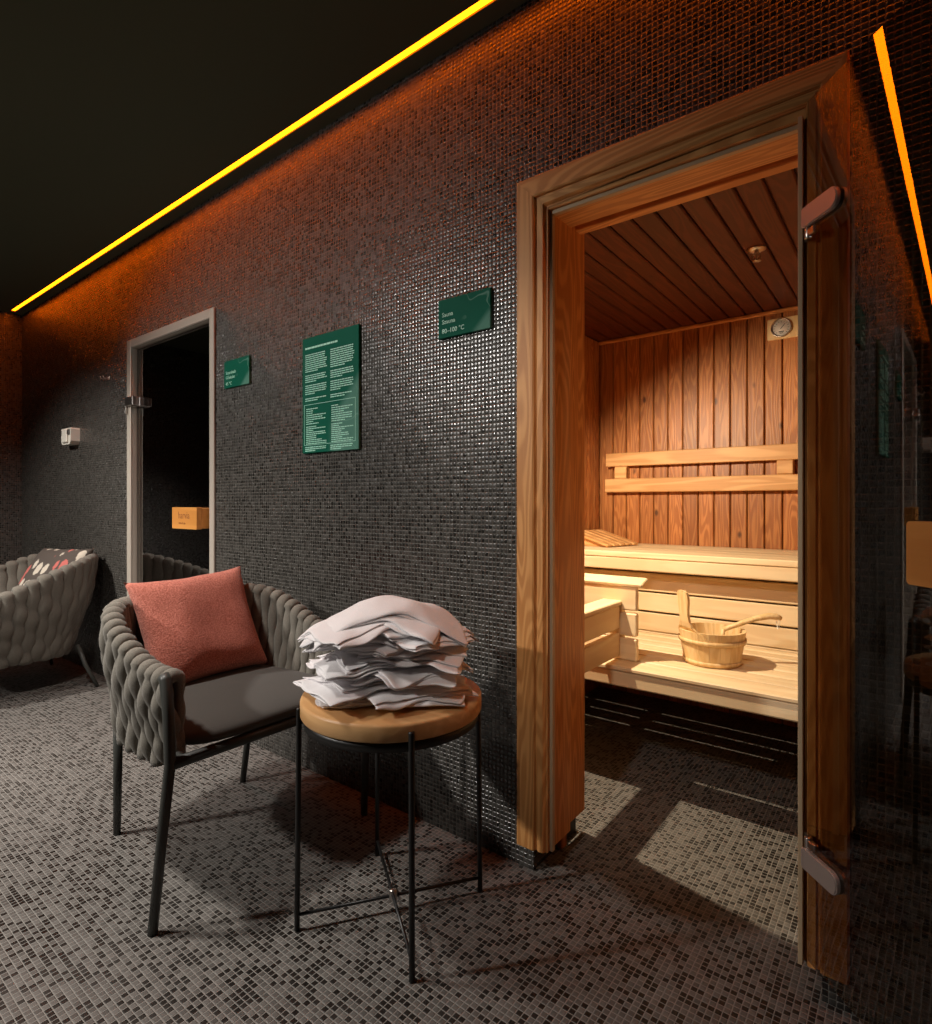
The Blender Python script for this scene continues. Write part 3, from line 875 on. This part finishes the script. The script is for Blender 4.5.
# lounge armchair at the far left
lc = thing('lounge_armchair', 'low wide grey rope armchair in the far left corner with a patterned cushion', 'chair', (-4.33, -.46, 0), math.radians(-90+180))
woven_chair(lc, .42, .33, .42, .200, .50, .785, .36, .058, 3.6, None, (M_rope,), .15, (-.2,.75))
for s in (-1, 1):
    leg(lc, [(-.355, s*.40, 0), (-.31, s*.34, .13), (-.28, s*.30, .255)], .010, .014, M_metal_grey)
    leg(lc, [(.33, s*.40, 0), (.29, s*.35, .13), (.27, s*.31, .255)], .010, .014, M_metal_grey)
fr = MB()
for s in (-1, 1): fr.tube([(-.22, s*.24, .262), (.25, s*.28, .262)], .013, 10); fr.tube([(s*.22, -.26, .262), (s*.22, .26, .262)], .013, 10)
fr.build('seat_frame', M_metal_grey, lc)
slab_cushion(-.30, .33, .30, .36, .27, .40).build('seat_cushion', M_seat, lc)
pc = weld(pillow(.50, .42, .13, 8).build('patterned_cushion', M_pattern))
tag(pc, 'grey cushion with cream and red flame pattern in the low corner armchair', 'cushion')
place_frame(pc, (-4.30, -.24, .655), (1, .25, .02), (0, .55, .8))
lc.rotation_euler = (0,0,math.radians(-90))

# ------------------------------------------------------------------ side table
tb = thing('side_table', 'round oak topped side table on four thin black legs', 'table', (-1.134, -.381, 0))
b = MB(); b.lathe([(.236,.556),(.243,.558),(.2455,.562),(.2455,.594),(.243,.599),(.238,.601)], 96); b.build('table_top', M_table, tb)
b = MB(); b.lathe([(.215,.530),(.236,.532),(.238,.5555),(.10,.5555)], 72); b.build('tray_rim', M_metal_black, tb)
feet = [(-1.276,-.590), (-.926,-.525), (-.986,-.174), (-1.346,-.237)]
LG = []
for (fx, fy) in feet:
    v = Vector((fx+1.134, fy+.381, 0)); LG.append(v)
    u = v.normalized()*.2475
    b = MB(); b.tube([v, v.lerp(u, .5)+Vector((0,0,.29)), u+Vector((0,0,.578)), u+Vector((0,0,.582))], .0072, 12); b.build('leg', M_metal_black, tb)
for (i, j) in ((0,2),(1,3)):
    b = MB(); dz = Vector((0,0,.040 + (.008 if i else 0))); b.tube([LG[i]+dz, LG[j]+dz], .0045, 10); b.build('stretcher', M_metal_black, tb)
b = MB(); b.lathe([(.011,.030),(.012,.033),(.012,.055),(.010,.058)], 18, ((LG[0].x+LG[2].x)/2, (LG[0].y+LG[2].y)/2, 0)); b.build('hub', M_chrome, tb)

# ------------------------------------------------------------------ towels
TC = Vector((-1.126, -.394, .6015))
def towel(k, f, a_dome, zc, cx, cy, ang, W, D, nl, grp_label):
    """one folded towel: a serpentine sheet, draped over the heap below"""
    rg = random.Random(100+k)
    sp_ = .0050; path = []
    for l in range(nl):
        y0, y1 = -D/2+rg.uniform(0,.012), D/2-rg.uniform(0,.012)
        m = 12; seq = [y0+(y1-y0)*i/m for i in range(m+1)]
        if l % 2: seq.reverse()
        path += [(y, l*sp_) for y in seq]
        if l < nl-1:
            ye = seq[-1]; sgn = 1 if l % 2 == 0 else -1
            path += [(ye+sgn*sp_*.42, l*sp_+sp_*.22), (ye+sgn*sp_*.6, l*sp_+sp_*.5), (ye+sgn*sp_*.42, l*sp_+sp_*.78)]
    NX = 30; ca, sa = math.cos(ang), math.sin(ang)
    vs, fs = [], []
    for i in range(NX+1):
        u = -1+2*i/NX
        for (y, z) in path:
            lift = z/sp_
            x = u*W/2*(1+.02*math.sin(lift*2+k))+ .010*noise.noise(Vector((y*11, k*3.1, lift*1.4)))*1.6
            yy = y+.022*noise.noise(Vector((x*10, k*1.7, lift*.7)))
            wx = cx+x*ca-yy*sa; wy = cy+x*sa+yy*ca
            r = math.hypot(wx, wy)
            zz = zc + z - a_dome*r*r
            rip = noise.noise(Vector((wx*13, wy*13, zc*5)))*.017*min(1, f*3+.15)*(.5+r*3.2)
            loc_ = noise.noise(Vector((x*30, yy*30, k*9.3+lift*.35)))*.0022
            zz += rip+loc_
            zmin = .003+z*.95
            if zz < zmin: zz = zmin
            vs.append((wx, wy, zz))
    n = len(path)
    for i in range(NX):
        for j in range(n-1): fs.append((i*n+j, i*n+j+1, (i+1)*n+j+1, (i+1)*n+j))
    b = MB(); b.add(vs, fs, True)
    o = b.build('folded_towel', M_towel, None, TC)
    sm = o.modifiers.new('s', 'SOLIDIFY'); sm.thickness = .0043; sm.offset = 0
    ss = o.modifiers.new('d', 'SUBSURF'); ss.levels = 1; ss.render_levels = 1
    tag(o, grp_label, 'towel', 'white towels piled on the round table')
    return o
rt = random.Random(21)
AX = math.radians(37.7); ux, uy = math.cos(AX), math.sin(AX)
ords = ['bottom','second','third','fourth','fifth','sixth','seventh','eighth']
LV = 8; k = 0
for lv in range(LV):
    f = lv/(LV-1)
    for side in (-1, 1):
        zc = .003+.0285*lv+(.0137 if side > 0 else 0)
        sd_ = side if lv % 2 == 0 else -side
        W = .27+rt.uniform(-.03,.03); D = .25+rt.uniform(-.03,.02)
        ang = AX+rt.uniform(-.85,.85)+(PI if rt.random() < .5 else 0)
        o1 = sd_*(.064-.012*f)+rt.uniform(-.01,.01); o2 = rt.uniform(-.035,.025)
        lab = 'white folded towel, %s side of the pile, %s layer counted up from the table' % ('right' if sd_ > 0 else 'left', ords[lv])
        towel(k, f, .15+.95*f, zc, o1*ux-o2*uy, o1*uy+o2*ux, ang, W, D, 3, lab); k += 1
towel(k, 1, 1.7, .003+.0285*LV+.002, -.02*ux, -.02*uy, AX-.25, .36, .25, 3, 'broad white towel second from the top of the pile, its fold fanned to the front'); k += 1
towel(k, 1, 2.2, .003+.0285*LV+.020, .0, .0, AX+.18, .385, .22, 3, 'broad white folded towel draped over the very top of the pile')

# ------------------------------------------------------------------ lights
def spot(name, loc, target, power, angle, color=(1,1,1), blend=.4, r=.03):
    l = bpy.data.lights.new(name, 'SPOT'); l.energy = power; l.spot_size = math.radians(angle); l.spot_blend = blend
    l.shadow_soft_size = r; l.color = color
    o = bpy.data.objects.new(name, l); col.objects.link(o); o.location = loc
    o.rotation_euler = (Vector(target)-Vector(loc)).to_track_quat('-Z', 'Y').to_euler()
    return o
spot('room_spot', (-3.3, -3.2, 2.63), (-2.4, -.6, .9), 430, 78, (1, .94, .87), .9, .12)
spot('room_spot', (-2.25, -1.35, 2.63), (-2.5, -1.1, 0), 190, 100, (1, .93, .85), .9, .11)
spot('room_spot', (-3.9, -2.0, 2.63), (-4.3, -.7, .3), 240, 90, (1, .93, .85), .7, .05)
spot('room_spot', (-.55, -2.2, 2.63), (-.85, 0, 1.05), 85, 34, (1, .90, .80), .85, .06)  # fill spot added to brighten the sauna door casing, not a known fitting
spot('sauna_lamp', (-1.20, .35, 1.62), (-.62, .98, .62), 88, 142, (1, .81, .56), .4, .008)

w = bpy.data.worlds.new('World'); sc.world = w; w.use_nodes = True
w.node_tree.nodes['Background'].inputs[0].default_value = (0,0,0,1)

# ------------------------------------------------------------------ camera
cam = bpy.data.cameras.new('camera'); co = bpy.data.objects.new('camera', cam); col.objects.link(co)
cam.sensor_fit = 'HORIZONTAL'; cam.sensor_width = 36; cam.lens = 36*577/932
cam.shift_y = -9/932; cam.clip_start = .02
co.location = (0, -1.516, 1.12); co.rotation_euler = (PI/2, 0, math.radians(37.71))
sc.camera = co
sc.view_settings.view_transform = 'Standard'; sc.view_settings.look = 'None'
sc.view_settings.exposure = .22; sc.view_settings.gamma = 1; sc.view_settings.use_curve_mapping = False
